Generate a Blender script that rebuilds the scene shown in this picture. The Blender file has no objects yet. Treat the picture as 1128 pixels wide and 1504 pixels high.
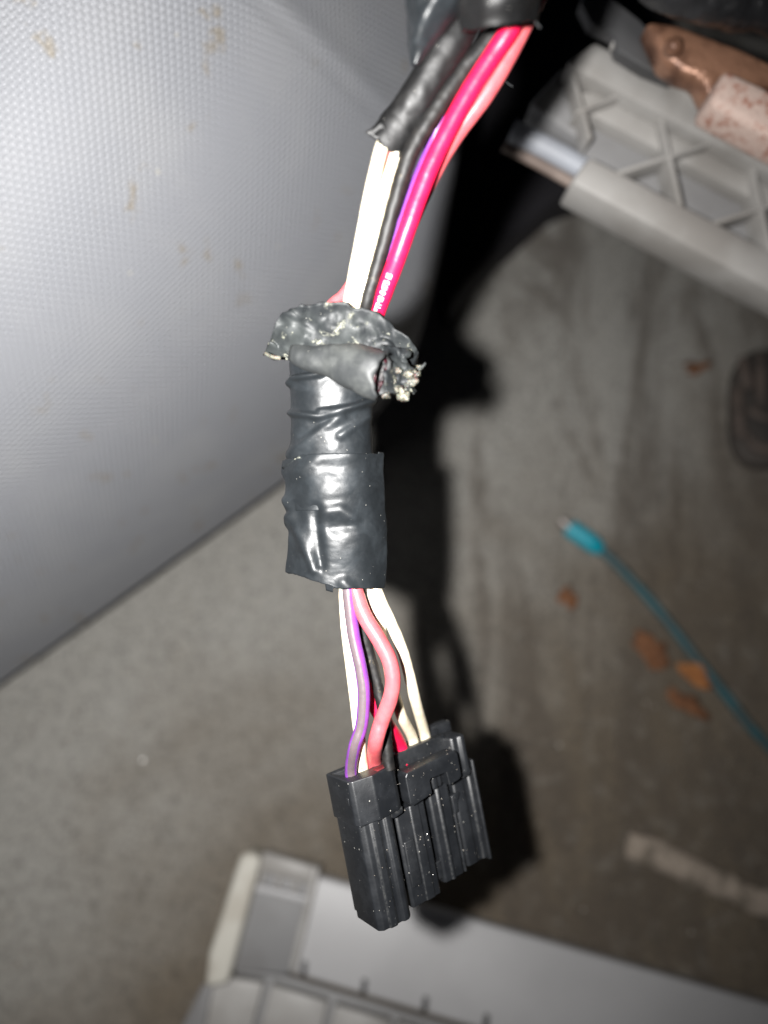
import bpy, bmesh, math, random
from mathutils import Vector, Matrix, noise

random.seed(7)
sc = bpy.context.scene
col = sc.collection

# ------------------------------------------------------------------ camera, world, light, exposure
FPX = 1130.0                       # focal length in pixels of the 1128x1504 photograph
PITCH = math.radians(18)           # how far the view leans away from straight down
CAMH = 360.0                       # camera height above the carpet (mm)
ROT = Matrix.Rotation(PITCH, 3, 'X')
CAMPOS = Vector((0, 0, CAMH))

cam = bpy.data.cameras.new('camera')
camo = bpy.data.objects.new('camera', cam)
col.objects.link(camo)
camo.matrix_world = Matrix.Translation(CAMPOS * .001) @ ROT.to_4x4()
cam.sensor_fit = 'VERTICAL'
cam.lens = 26.0
cam.sensor_height = 26.0 * 1504 / FPX
cam.clip_start = .005
cam.clip_end = 50
cam.dof.use_dof = True
cam.dof.focus_distance = .128
cam.dof.aperture_fstop = 8.2
sc.camera = camo

w = bpy.data.worlds.new('World')
sc.world = w
w.use_nodes = True
w.node_tree.nodes['Background'].inputs[0].default_value = (.62, .72, 1.0, 1)
w.node_tree.nodes['Background'].inputs[1].default_value = .004

def W(c):                           # camera-aligned millimetres -> world millimetres
    return ROT @ Vector(c) + CAMPOS

fl = bpy.data.lights.new('phone_flash', 'SPOT')     # the phone's lensed flash beside its camera
fl.shadow_soft_size = .0027
fl.spot_size = math.radians(130)
fl.spot_blend = 1.0
fl.energy = 4.7
fl.color = (1.0, .985, .965)
flo = bpy.data.objects.new('phone_flash', fl)
col.objects.link(flo)
flo.location = W((-18, 3, 2)) * .001
flo.rotation_euler = (ROT @ Vector((-.23, .06, -1))).to_track_quat('-Z', 'Y').to_euler()

sc.view_settings.view_transform = 'Standard'
sc.view_settings.look = 'None'
sc.view_settings.exposure = 0
sc.view_settings.gamma = 1
sc.cycles.use_denoising = True
sc.cycles.max_bounces = 6
sc.cycles.diffuse_bounces = 2

# ------------------------------------------------------------------ helpers
def P(px, py, d):                   # a point seen at that pixel, d mm in front of the lens
    return Vector(((px - 564) * d / FPX, -(py - 752) * d / FPX, -d))

NF = Vector((0, math.sin(PITCH), math.cos(PITCH)))   # floor normal in camera axes

def FP(px, py, h=0.0):              # a point h mm above the carpet under that pixel
    r = P(px, py, 1.0)
    return r * ((-CAMH + h) / r.dot(NF))

def lerp(a, b, t): return a + (b - a) * t

def sstep(a, b, x):
    t = min(1, max(0, (x - a) / (b - a)))
    return t * t * (3 - 2 * t)

def fbm(p, s, o=4, seed=0.0):
    v = Vector(p) * s + Vector((seed, seed * 1.7, -seed))
    return noise.fractal(v, 1.0, 2.0, o)

def interp(tab, x):                 # smooth interpolation of rows (key, a, b, ...)
    n = len(tab)
    if x <= tab[0][0]: return tab[0][1:]
    if x >= tab[-1][0]: return tab[-1][1:]
    for i in range(n - 1):
        if tab[i][0] <= x <= tab[i + 1][0]:
            t = (x - tab[i][0]) / (tab[i + 1][0] - tab[i][0])
            a, b = tab[i], tab[i + 1]
            z = tab[max(0, i - 1)]; y = tab[min(n - 1, i + 2)]
            out = []
            for k in range(1, len(a)):
                m0 = (b[k] - z[k]) / (b[0] - z[0]) * (b[0] - a[0])
                m1 = (y[k] - a[k]) / (y[0] - a[0]) * (b[0] - a[0])
                t2, t3 = t * t, t * t * t
                out.append((2*t3-3*t2+1)*a[k] + (t3-2*t2+t)*m0 + (-2*t3+3*t2)*b[k] + (t3-t2)*m1)
            return tuple(out)

def spline(pts, n=10):
    out = []
    m = len(pts)
    for i in range(m - 1):
        p0, p1, p2, p3 = pts[max(0, i-1)], pts[i], pts[i+1], pts[min(m-1, i+2)]
        for k in range(n):
            t = k / n
            out.append(0.5 * ((2*p1) + (p2-p0)*t + (2*p0-5*p1+4*p2-p3)*t*t + (3*p1-p0-3*p2+p3)*t**3))
    out.append(pts[-1].copy())
    return out

def mk(name, verts, faces, mat, parent=None, smooth=True, bevel=0, seg=2, uv=None, solid=0, sharp=None, subsurf=0, mats=None, fmat=None):
    """camera-aligned millimetres in, one mesh object in world metres out"""
    me = bpy.data.meshes.new(name)
    me.from_pydata([tuple(W(v) * .001) for v in verts], [], faces)
    if uv:
        lay = me.uv_layers.new(name='UVMap')
        for l in me.loops:
            lay.data[l.index].uv = uv[l.vertex_index]
    bm = bmesh.new(); bm.from_mesh(me)
    if not uv:
        bmesh.ops.remove_doubles(bm, verts=bm.verts, dist=1e-7)
        bmesh.ops.recalc_face_normals(bm, faces=bm.faces)
    if bevel:
        es = [e for e in bm.edges if len(e.link_faces) == 2 and e.calc_face_angle(0) > .45]
        bmesh.ops.bevel(bm, geom=es, offset=bevel * .001, segments=seg, profile=.5, affect='EDGES', clamp_overlap=True)
    for f in bm.faces: f.smooth = smooth
    bm.to_mesh(me); bm.free()
    if sharp or bevel: me.set_sharp_from_angle(angle=math.radians(sharp or 35))
    for m_ in (mats or [mat]): me.materials.append(m_)
    if fmat:
        for p_ in me.polygons: p_.material_index = fmat(p_)
    o = bpy.data.objects.new(name, me)
    col.objects.link(o)
    if parent:
        o.parent = parent
        o.matrix_parent_inverse = parent.matrix_basis.inverted()
        if parent.parent: o.matrix_parent_inverse = (parent.parent.matrix_basis @ parent.matrix_parent_inverse @ parent.matrix_basis).inverted()
    if solid:
        m_ = o.modifiers.new('thickness', 'SOLIDIFY'); m_.thickness = solid * .001; m_.offset = 0
    if subsurf:
        m_ = o.modifiers.new('smooth', 'SUBSURF'); m_.levels = m_.render_levels = subsurf
    return o

def tag(o, label=None, cat=None, group=None, kind=None):
    if label: o['label'] = label
    if cat: o['category'] = cat
    if group: o['group'] = group
    if kind: o['kind'] = kind
    return o

def empty(name, c, label, cat, group=None):
    o = bpy.data.objects.new(name, None)
    o.empty_display_size = .01
    o.location = W(c) * .001
    col.objects.link(o)
    bpy.context.view_layer.update()
    return tag(o, label, cat, group)

def tube_geo(path, rad, n=20, cap=True, squash=1.0, disp=None, ref=None):
    """rings along a path; angle 0 faces the camera; uv = (angle, length)"""
    V, Fc, UV = [], [], []
    L = 0.0
    m = len(path)
    for i, p in enumerate(path):
        t = (path[min(m-1, i+1)] - path[max(0, i-1)]).normalized()
        if i: L += (p - path[i-1]).length
        toc = (ref if ref else -p).normalized()
        a = (toc - t * toc.dot(t)).normalized()
        b = t.cross(a)
        r = rad(i / (m - 1)) if callable(rad) else rad
        for k in range(n + 1):
            th = 2 * math.pi * k / n
            q = p + a * (math.cos(th) * r * squash) + b * (math.sin(th) * r)
            if disp: q = q + disp(q, th, i / (m - 1), (q - p).normalized(), t)
            V.append(q); UV.append((k / n, L))
    s = n + 1
    for i in range(m - 1):
        for k in range(n):
            Fc.append((i*s+k, i*s+k+1, (i+1)*s+k+1, (i+1)*s+k))
    if cap:
        for e, i in ((0, 0), (1, m - 1)):
            c = len(V); V.append(path[i].copy()); UV.append((.5, 0 if not e else L))
            for k in range(n):
                Fc.append((i*s+k+1, i*s+k, c) if not e else (i*s+k, i*s+k+1, c))
    return V, Fc, UV

def weld(o, d=1e-7):
    bm = bmesh.new(); bm.from_mesh(o.data)
    bmesh.ops.remove_doubles(bm, verts=bm.verts, dist=d)
    bm.to_mesh(o.data); bm.free()

def tube(name, pts, rad, mat, parent=None, n=20, k=10, **kw):
    V, Fc, UV = tube_geo(spline(pts, k), rad, n, **kw)
    o = mk(name, V, Fc, mat, parent, uv=UV)
    weld(o)
    return o

def plate(name, poly, at, thick, mat, parent=None, bevel=.6, seg=2, normal=Vector((0, 0, 1))):
    """outline -> slab; at(px,py) gives its top surface; it is thick mm deep along -normal"""
    top = [at(*p) for p in poly]
    n = len(top)
    V = top + [p - normal * thick for p in top]
    Fc = [tuple(range(n)), tuple(range(2*n-1, n-1, -1))] + [(i, i+n, (i+1) % n + n, (i+1) % n) for i in range(n)]
    return mk(name, V, Fc, mat, parent, bevel=bevel, seg=seg)

def boxbm(V, Fc, o, ax, ay, az):
    b = len(V)
    for s in ((0,0,0),(1,0,0),(1,1,0),(0,1,0),(0,0,1),(1,0,1),(1,1,1),(0,1,1)):
        V.append(o + ax*s[0] + ay*s[1] + az*s[2])
    for f in ((0,3,2,1),(4,5,6,7),(0,1,5,4),(1,2,6,5),(2,3,7,6),(3,0,4,7)):
        Fc.append(tuple(b+i for i in f))

# ------------------------------------------------------------------ materials
class Mat:
    def __init__(s, name):
        s.m = bpy.data.materials.new(name); s.m.use_nodes = True
        s.t = s.m.node_tree; s.n = s.t.nodes; s.b = s.n['Principled BSDF']
        tc = s.n.new('ShaderNodeTexCoord')
        sx = s.n.new('ShaderNodeVectorMath'); sx.operation = 'SCALE'; sx.inputs['Scale'].default_value = 1000
        s.l(tc.outputs['Object'], sx.inputs[0]); s.mm = sx.outputs[0]; s.uv = tc.outputs['UV']
        s.nrm = None
    def l(s, a, b): s.t.links.new(a, b)
    def val(s, sock, v):
        if hasattr(v, 'is_linked') or hasattr(v, 'links'): s.l(v, sock)
        else: sock.default_value = v
    def math(s, op, a, b=0.0, clamp=False):
        n = s.n.new('ShaderNodeMath'); n.operation = op; n.use_clamp = clamp
        s.val(n.inputs[0], a); s.val(n.inputs[1], b); return n.outputs[0]
    def noise(s, scale, detail=4, rough=.55, dist=0, vec=None, stretch=None):
        n = s.n.new('ShaderNodeTexNoise'); n.inputs['Scale'].default_value = scale
        n.inputs['Detail'].default_value = detail; n.inputs['Roughness'].default_value = rough; n.inputs['Distortion'].default_value = dist
        v = vec or s.mm
        if stretch:
            q = s.n.new('ShaderNodeVectorMath'); q.operation = 'MULTIPLY'; q.inputs[1].default_value = stretch
            s.l(v, q.inputs[0]); v = q.outputs[0]
        s.l(v, n.inputs['Vector']); return n.outputs['Fac']
    def ramp(s, f, a, b):
        n = s.n.new('ShaderNodeMapRange'); n.inputs['From Min'].default_value = a; n.inputs['From Max'].default_value = b
        n.interpolation_type = 'SMOOTHSTEP'; s.l(f, n.inputs['Value']); return n.outputs['Result']
    def mix(s, f, a, b):
        n = s.n.new('ShaderNodeMix'); n.data_type = 'RGBA'
        s.val(n.inputs[0], f)
        for i, c in ((6, a), (7, b)):
            if isinstance(c, tuple): n.inputs[i].default_value = (*c, 1)
            else: s.l(c, n.inputs[i])
        return n.outputs[2]
    def specks(s, scale, radius, keep):
        """round flecks: 1 inside a fleck. scale per mm, keep = share of cells that have one"""
        v = s.n.new('ShaderNodeTexVoronoi'); v.inputs['Scale'].default_value = scale; s.l(s.mm, v.inputs['Vector'])
        sp = s.n.new('ShaderNodeSeparateColor'); s.l(v.outputs['Color'], sp.inputs[0])
        k = s.math('LESS_THAN', sp.outputs[0], keep)
        rr = s.math('MULTIPLY', sp.outputs[1], radius)
        return s.math('MULTIPLY', s.math('LESS_THAN', v.outputs['Distance'], rr), k)
    def bump(s, h, dist, strength=1.0):
        n = s.n.new('ShaderNodeBump'); n.inputs['Distance'].default_value = dist * .001; n.inputs['Strength'].default_value = strength
        s.l(h, n.inputs['Height'])
        if s.nrm: s.l(s.nrm, n.inputs['Normal'])
        s.nrm = n.outputs[0]; return s
    def done(s, color, rough=.5, spec=.5, metal=0, coat=0, coat_rough=.1, sheen=0, sss=0):
        b = s.b.inputs
        if isinstance(color, tuple): b['Base Color'].default_value = (*color, 1)
        else: s.l(color, b['Base Color'])
        s.val(b['Roughness'], rough); b['Specular IOR Level'].default_value = spec; s.val(b['Metallic'], metal)
        b['Coat Weight'].default_value = coat; b['Coat Roughness'].default_value = coat_rough
        b['Sheen Weight'].default_value = sheen
        if sss:
            b['Subsurface Weight'].default_value = sss; b['Subsurface Scale'].default_value = .0006
        if s.nrm: s.l(s.nrm, b['Normal'])
        return s.m

def m_plain(name, c, c2=None, rough=.5, spec=.5, ns=.1, bs=1.2, bd=.03, metal=0, coat=0, lo=.4, hi=.65):
    m = Mat(name)
    m.bump(m.noise(bs, 4), bd)
    c_ = m.mix(m.ramp(m.noise(ns, 5), lo, hi), c, c2) if c2 else c
    return m.done(c_, rough, spec, metal, coat)

# carpet
m = Mat('carpet')
big = m.noise(.0085, 4, .6, .6)
mid = m.noise(.05, 5, .65)
fine = m.noise(.5, 5, .7)
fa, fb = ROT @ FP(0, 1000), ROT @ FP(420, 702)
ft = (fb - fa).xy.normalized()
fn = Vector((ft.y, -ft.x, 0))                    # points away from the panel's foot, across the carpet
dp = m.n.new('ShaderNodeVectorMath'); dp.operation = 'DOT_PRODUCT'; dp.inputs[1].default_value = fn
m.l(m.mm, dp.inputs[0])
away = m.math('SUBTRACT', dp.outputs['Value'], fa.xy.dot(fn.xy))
dirt_falloff = m.math('ADD', away, m.math('MULTIPLY', m.math('SUBTRACT', big, .5), 210.0))   # dirt plus the flash's falloff put into the colour, ragged edge
c = m.mix(m.ramp(dirt_falloff, 25, 190), (.44, .425, .392), (.188, .152, .110))
sv_ = m.n.new('ShaderNodeSeparateXYZ'); m.l(m.mm, sv_.inputs[0]); sxx = sv_.outputs[0]
streak = m.noise(.026, 5, .65, 1.2, stretch=(1.0, .22, 1.0))
c = m.mix(m.math('MULTIPLY', m.math('MULTIPLY', m.ramp(streak, .44, .60), m.ramp(sxx, 15, 55)), .68), c, (.125, .102, .08))
c = m.mix(m.math('MULTIPLY', m.ramp(m.noise(.09, 5, .7), .50, .72), .30), c, (.42, .39, .34))
c = m.mix(m.math('MULTIPLY', m.ramp(m.noise(.16, 5, .75), .52, .70), .3), c, (.085, .075, .062))
c = m.mix(m.math('MULTIPLY', m.ramp(fine, .45, .70), .6), c, (.06, .055, .05))
m.bump(m.noise(.2, 4), 2.2, .7).bump(fine, 1.4, .9).bump(m.noise(2.2, 3), .4, .7)
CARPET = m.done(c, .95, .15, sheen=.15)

# grey textured panel: an embossed lattice of small three-armed cells, plus dried mud
m = Mat('textured_grey_plastic')
sp = m.n.new('ShaderNodeSeparateXYZ'); m.l(m.uv, sp.inputs[0])
ph = 1.15
acc = None
for a_, b_ in ((1, 0), (0, 1), (-1, -1)):
    arg = m.math('ADD', m.math('ADD', m.math('MULTIPLY', sp.outputs[0], 2*math.pi*a_), m.math('MULTIPLY', sp.outputs[1], 2*math.pi*b_)), ph)
    cs = m.math('COSINE', arg)
    acc = cs if acc is None else m.math('ADD', acc, cs)
emb = m.ramp(acc, -.9, 1.3)
m.bump(emb, .62, .9)
mud = m.math('MULTIPLY', m.ramp(m.noise(.085, 3, .6, .3), .625, .69), m.ramp(m.noise(.5, 3), .35, .6))
dust = m.ramp(m.noise(.03, 3), .4, .7)
c = m.mix(dust, (.298, .306, .330), (.325, .331, .350))
c = m.mix(m.math('MULTIPLY', mud, .6), c, (.25, .205, .135))
c = m.mix(m.specks(.12, .09, .25), c, (.42, .41, .38))
GREYTEX = m.done(c, .55, .4)

def rubber(name, base, haze, rough=.3, dirt=.5):
    m = Mat(name)
    n1 = m.noise(.22, 5, .6, .4); n2 = m.noise(1.6, 4); n3 = m.noise(9, 2)
    c = m.mix(m.math('MULTIPLY', m.ramp(n1, .42, .72), dirt), base, haze)
    c = m.mix(m.specks(1.7, .13, .16), c, (.30, .29, .26))
    m.bump(n1, .2, .35).bump(n2, .04, .45).bump(n3, .010, .8)
    r = m.math('ADD', m.math('MULTIPLY', n2, .25), rough - .1)
    return m.done(c, r, .5)
TAPE = rubber('black_vinyl_tape', (.012, .0142, .0162), (.025, .0295, .0335), .40, .6)
TAPE_TOP = rubber('soft_black_tape', (.0035, .0035, .0038), (.010, .0095, .009), .52, .6)
m = Mat('dusty_vinyl_tape')
n1 = m.noise(.22, 5, .6, .4); n2 = m.noise(1.3, 4)
c = m.mix(m.ramp(n1, .40, .68), (.013, .015, .0165), (.034, .038, .038))
res_ = m.math('MULTIPLY', m.ramp(m.noise(.33, 4, .65, .5), .575, .64), m.ramp(m.noise(1.9, 4), .38, .62))
c = m.mix(m.math('MULTIPLY', res_, .85), c, (.27, .27, .215))
c = m.mix(m.specks(1.7, .13, .2), c, (.30, .29, .26))
m.bump(n1, .3, .5).bump(n2, .06, .6).bump(res_, .12, .8)
TAPE_DUSTY = m.done(c, m.math('ADD', m.math('MULTIPLY', n2, .25), .42), .35)

TAPE_GREY = rubber('worn_grey_tape', (.022, .024, .025), (.055, .058, .056), .52, 1.0)

m = Mat('adhesive')
c = m.mix(m.ramp(m.noise(.9, 4), .4, .65), (.17, .165, .13), (.045, .047, .043))
c = m.mix(m.math('MULTIPLY', m.ramp(m.noise(.5, 3, vec=None), .56, .68), .7), c, (.09, .02, .025))
m.bump(m.noise(2.5, 4), .25, .9)
ADHESIVE = m.done(c, .35, .6, sss=.15)

m = Mat('maroon_adhesive')
m.bump(m.noise(2.0, 4), .3)
MAROON = m.done(m.mix(m.ramp(m.noise(.5, 3), .45, .6), (.006, .004, .005), (.075, .010, .018)), .3, .5)

# black connector plastic
def black_plastic(name, base, haze, rough):
    m = Mat(name)
    n1 = m.noise(.3, 4, .6); n2 = m.noise(.9, 4, .6, stretch=(1, 1, .25))
    c = m.mix(m.math('MULTIPLY', m.ramp(n1, .42, .7), .6), base, haze)
    fl_ = m.specks(1.15, .16, .24)
    c = m.mix(fl_, c, (.34, .33, .30))
    c = m.mix(m.math('MULTIPLY', m.specks(3.2, .2, .10), .6), c, (.16, .16, .15))
    ge = m.n.new('ShaderNodeNewGeometry')
    pale_edges = m.math('MULTIPLY', m.ramp(ge.outputs['Pointiness'], .53, .60), m.ramp(m.noise(1.4, 4, .7), .38, .62))
    c = m.mix(m.math('MULTIPLY', pale_edges, .3), c, (.085, .085, .082))  # convex edges coloured paler in patches
    m.bump(n2, .05, .6).bump(m.noise(7, 3), .012, .8)
    return m.done(c, m.math('ADD', m.math('MULTIPLY', n1, .2), rough - .1), .9)
CONN = black_plastic('black_connector_plastic', (.0068, .0078, .0096), (.0135, .0152, .018), .42)

def wire(name, c, c2=None, rough=.38, stripe=None, dirt=.25, sss=.1, dcol=(.12, .09, .05)):
    m = Mat(name)
    n1 = m.noise(.6, 4)
    cc = m.mix(m.ramp(n1, .3, .7), c, c2 or tuple(x * .86 for x in c))
    if stripe:
        sp = m.n.new('ShaderNodeSeparateXYZ'); m.l(m.uv, sp.inputs[0])
        u0, wd, sc_, drift = stripe
        x = m.math('ADD', sp.outputs[0], m.math('MULTIPLY', sp.outputs[1], drift))
        x = m.math('ABSOLUTE', m.math('SUBTRACT', m.math('FRACT', m.math('SUBTRACT', x, u0 - .5)), .5))
        cc = m.mix(m.math('LESS_THAN', x, wd), cc, sc_)
    dm = m.math('MULTIPLY', m.ramp(m.noise(.35, 4, .6), .60, .72), m.ramp(m.noise(3.0, 3), .45, .6))
    cc = m.mix(m.math('MULTIPLY', dm, dirt), cc, dcol)
    m.bump(m.noise(.8, 3), .05).bump(m.noise(12, 2), .006, .7)
    return m.done(cc, rough, .45, sss=sss)
W_WHITE = wire('white_insulation', (.78, .70, .55), (.68, .59, .43), dirt=.85)
W_WHITE_O = wire('white_insulation_orange_stripe', (.78, .70, .55), (.68, .59, .43), stripe=(.27, .06, (.62, .16, .03), 0), dirt=.7)
W_PURPLE = wire('purple_insulation_grey_stripe', (.19, .052, .30), (.16, .042, .25), stripe=(.575, .10, (.12, .09, .10), .004), dirt=.2)
W_CORAL = wire('coral_insulation', (.62, .115, .125), (.54, .09, .105), dirt=.1)
W_RED = wire('red_insulation', (.76, .010, .066), (.68, .008, .055), dirt=.08)
W_BLACK = wire('black_insulation', (.004, .004, .0044), (.012, .011, .010), rough=.55, dirt=.9, sss=0, dcol=(.14, .115, .07))
m = Mat('white_print'); PRINT = m.done((.8, .78, .76), .5)

# trims
TRIM = m_plain('pale_grey_plastic', (.40, .388, .372), (.29, .275, .258), .45, .5, .03, 1.0, .04)
TRIM_W = m_plain('light_grey_satin_plastic', (.49, .485, .49), (.44, .435, .44), .45, .5, .02, .6, .05)
TRIM_D = m_plain('mid_grey_plastic', (.24, .238, .24), (.205, .20, .20), .5, .5, .04)
TRIM_DD = m_plain('dark_grey_plastic', (.07, .07, .073), (.05, .05, .05), .5, .5, .04)
CREAM = m_plain('cream_foam_strip', (.56, .54, .48), (.47, .44, .38), .6, .4, .08, .8, .1)
BROWNROD = m_plain('brown_dusty_rod', (.27, .215, .185), (.17, .13, .11), .6, .4, .06, .8, .1)
STEEL = m_plain('bluish_steel', (.36, .38, .42), (.30, .31, .34), .5, .4, .03)
COPPER = m_plain('rusty_copper_steel', (.36, .19, .12), (.10, .045, .028), .38, .6, .09, .35, .6, metal=.35)
DARKRUB = m_plain('black_rubber_hose', (.012, .012, .013), (.03, .03, .032), .32, .5, .05, .3, .5)
m = Mat('mottled_pink_rust')
c = m.mix(m.ramp(m.noise(.30, 5, .75), .47, .64), (.60, .46, .40), (.36, .15, .10))
m.bump(m.noise(.8, 4), .4)
PINK = m.done(c, .7, .3)
PEDAL = m_plain('worn_black_rubber', (.035, .033, .032), (.075, .065, .058), .7, .3, .05, .6, .3)
PEDAL_R = m_plain('worn_rubber_ridge', (.115, .09, .077), (.07, .057, .05), .7, .3, .08, .6, .3)
TEAL = m_plain('teal_plug_plastic', (.0, .34, .44), (.0, .30, .40), .4, .5)
TEALC = m_plain('teal_cable_jacket', (.03, .105, .125), (.05, .085, .092), .5, .4)
METAL = m_plain('dull_plug_metal', (.42, .38, .36), None, .35, .5, metal=.7)
LEAF = m_plain('dry_orange_leaf', (.40, .17, .06), (.24, .09, .035), .75, .2, .2, .6, .4)
LEAF2 = m_plain('dry_brown_leaf', (.24, .11, .055), (.14, .065, .035), .8, .2, .2, .6, .4)
m = Mat('weathered_stick')
c = m.mix(m.ramp(m.noise(.075, 4, .6), .40, .62), (.20, .17, .135), (.40, .335, .275))
m.bump(m.noise(.4, 4), .8)
STICK = m.done(c, .85, .2)
m = Mat('grit'); GRIT = m.done(m.mix(m.ramp(m.noise(.05, 2), .4, .6), (.50, .46, .40), (.28, .24, .20)), .22, .6)

# ------------------------------------------------------------------ the carpet
V, Fc = [], []
NX, NY = 240, 240
for j in range(NY + 1):
    for i in range(NX + 1):
        x = lerp(-900, 900, i / NX); y = lerp(-700, 1300, j / NY)
        z = 1.6 * fbm((x, y, 0), .012, 4) + .5 * fbm((x, y, 5), .07, 3)
        z += 5.0 * math.exp(-((x - 95 - .12 * y) / 16) ** 2) * sstep(20, 120, y) * sstep(330, 180, y)
        V.append(ROT.transposed() @ (Vector((x, y, z - 1.2)) - CAMPOS))
for j in range(NY):
    for i in range(NX):
        a = j * (NX + 1) + i
        Fc.append((a, a + 1, a + NX + 2, a + NX + 1))
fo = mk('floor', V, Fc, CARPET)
tag(fo, 'dirty dark grey brown carpet floor', None, kind='structure')

# ------------------------------------------------------------------ grey textured panel
EDGE = [(-260, 1186), (0, 1000), (210, 851), (420, 702), (500, 648), (556, 600), (600, 530), (634, 420), (664, 270), (690, 100), (712, -60), (735, -260)]
INNER = [(-420, 760), (-420, 600), (-420, 420), (-420, 240), (-420, 60), (-400, -120), (-330, -260), (-180, -320), (20, -330), (220, -330), (400, -330), (600, -330)]
def panel_d(px, py):
    e = (1000 - .7143 * px - py) * .8137          # distance from the line where it meets the carpet
    ee = 560 * (1 - math.exp(-e / 540)) if e > 0 else e
    iv = 1 / 316 + (1 / 143 - 1 / 316) * ee / 570
    cr = (px - 390) * .686 - (py - 10) * .728
    d = 1 / iv + .00011 * max(0, px) ** 2
    return d + .07 * max(0, cr) * sstep(0, 40, cr) + 1.0 * math.exp(-(cr / 7) ** 2) * sstep(330, 150, py)
V, Fc, UV = [], [], []
ed = spline([Vector((*p, 0)) for p in EDGE], 12); inn = spline([Vector((*p, 0)) for p in INNER], 12)
NT = 90
def flatp(px, py): return P(px, py, panel_d(px, py))
Q0 = flatp(20, 160); A_ = (flatp(33.3, 163) - Q0) * .9; B_ = (flatp(21.8, 173.8) - Q0) * .9
AA, AB, BB = A_.dot(A_), A_.dot(B_), B_.dot(B_)
det = AA * BB - AB * AB
for i in range(len(ed)):
    for t in range(-6, NT + 1):
        if t >= 0:
            f = (t / NT) ** 1.35
            q = ed[i].lerp(inn[i], f)
            p = flatp(q.x, q.y)
        else:                              # the rim rolls under and behind
            k = -t / 6
            q = ed[i].lerp(inn[i], .035 * k * k)
            p = P(q.x, q.y, panel_d(ed[i].x, ed[i].y) + 2 + 12 * k)
        V.append(p)
        dq = p - Q0; ca, cb_ = dq.dot(A_), dq.dot(B_)
        UV.append(((ca * BB - cb_ * AB) / det, (cb_ * AA - ca * AB) / det))
s = NT + 7
for i in range(len(ed) - 1):
    for t in range(s - 1):
        a = i * s + t
        Fc.append((a, a + 1, a + s + 1, a + s))
po = mk('dashboard_panel', V, Fc, GREYTEX, uv=UV, solid=1.5)
tag(po, 'large curved grey plastic panel with fine embossed texture and mud specks', 'panel')

# ------------------------------------------------------------------ grey ribbed trim behind, upper right
SCL = .90
def atd(d, k=0.0): return lambda px, py: P(px, py, (d + k * (px - 840)) * SCL)
def PS(px, py, d): return P(px, py, d * SCL)
lt = empty('ribbed_trim', P(1000, 300, 240), 'grey plastic trim with crossed thin ribs between two long rails', 'trim')
lt['kind'] = 'thing'
kk = .035
plate('base_plate', [(858, 232), (846, 118), (1260, 330), (1260, 440)], atd(240, kk), 3, TRIM_D, lt)
plate('ledge', [(852, 134), (876, 136), (1260, 344), (1260, 372), (864, 166)], atd(233, kk), 7, TRIM, lt)
plate('channel_shade', [(850, 103), (1260, 322), (1260, 346), (858, 128)], atd(238, kk), 3, TRIM_DD, lt, .3)  # dark strip colouring in the shade under the upper rail
plate('lower_rail', [(838, 267), (866, 228), (1260, 433), (1260, 497)], atd(227, kk), 16, TRIM, lt, 1.5)
plate('upper_rail', [(832, 92), (874, 60), (1000, 130), (1260, 276), (1260, 322), (852, 104)], atd(226, kk), 10, TRIM, lt, 1.2)
plate('end_block', [(778, 152), (830, 96), (846, 100), (864, 160), (868, 214), (838, 196)], atd(237, kk), 12, TRIM_D, lt, 1.2)
plate('tab', [(984, 114), (1000, 101), (1022, 110), (1037, 152), (1020, 144)], atd(223, kk), 5, TRIM, lt, .8)
def bar(name, a, b, wpx, d, thick, mat, parent, k=0.0):
    p, q = Vector((*a, 0)), Vector((*b, 0))
    t = (q - p).normalized(); n = Vector((-t.y, t.x, 0)) * wpx / 2
    return plate(name, [tuple(v.xy) for v in (p - n, q - n, q + n, p + n)], atd(d, k), thick, mat, parent, .4)
for a, b in (((842, 106), (868, 204)), ((846, 164), (928, 132)), ((969, 160), (1002, 306)), ((906, 254), (1062, 204)),
             ((1104, 232), (1134, 372)), ((1040, 330), (1200, 280)), ((1232, 300), (1262, 440))):
    bar('rib', a, b, 6.5, 228, 10, TRIM, lt, kk)
tube('end_tube', [PS(752, 192, 243), PS(800, 216, 243), PS(858, 248, 243)], 3.1, STEEL, lt)
tube('end_rod', [PS(740, 214, 246), PS(790, 240, 246), PS(846, 272, 245)], 1.6, BROWNROD, lt)

br = empty('mounting_bracket', PS(920, 60, 222), 'dark grey stepped bracket lying above the ribbed trim', 'bracket')
plate('bracket_plate', [(852, 4), (866, -30), (940, 28), (962, 52), (970, 84), (1004, 106), (988, 116), (948, 100), (906, 74), (902, 50), (868, 34)], atd(220), 5, TRIM_DD, br, .8)
tube('clip_pin', [PS(900, 62, 223), PS(918, 72, 223), PS(926, 78, 224)], 1.8, TRIM, br)

cb = empty('rusty_bracket', PS(1060, 90, 212), 'rusty copper coloured steel bracket with a pale mottled block', 'bracket')
plate('bracket_arm', [(950, 26), (1000, 34), (1090, 68), (1260, 150), (1260, 220), (1062, 112), (1044, 146), (1030, 112), (1004, 104), (976, 84)], atd(212), 9, COPPER, cb, 2.5, 3)
bs = Vector(PS(988, 70, 209))
V, Fc = [], []
for j in range(9):
    ph_ = math.pi * j / 8
    for k in range(16):
        th = 2 * math.pi * k / 16
        V.append(bs + Vector((2.3 * math.sin(ph_) * math.cos(th), 2.2 * math.sin(ph_) * math.sin(th), 2.7 * math.cos(ph_))))
for j in range(8):
    for k in range(16):
        Fc.append((j*16+k, j*16+(k+1) % 16, (j+1)*16+(k+1) % 16, (j+1)*16+k))
mk('glint_bump', V, Fc, COPPER, cb)  # bump added as a stand-in for the arm's bright highlight
plate('mottled_block', [(1066, 98), (1260, 190), (1260, 268), (1042, 150)], atd(206), 12, PINK, cb, 2.0, 3)

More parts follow.
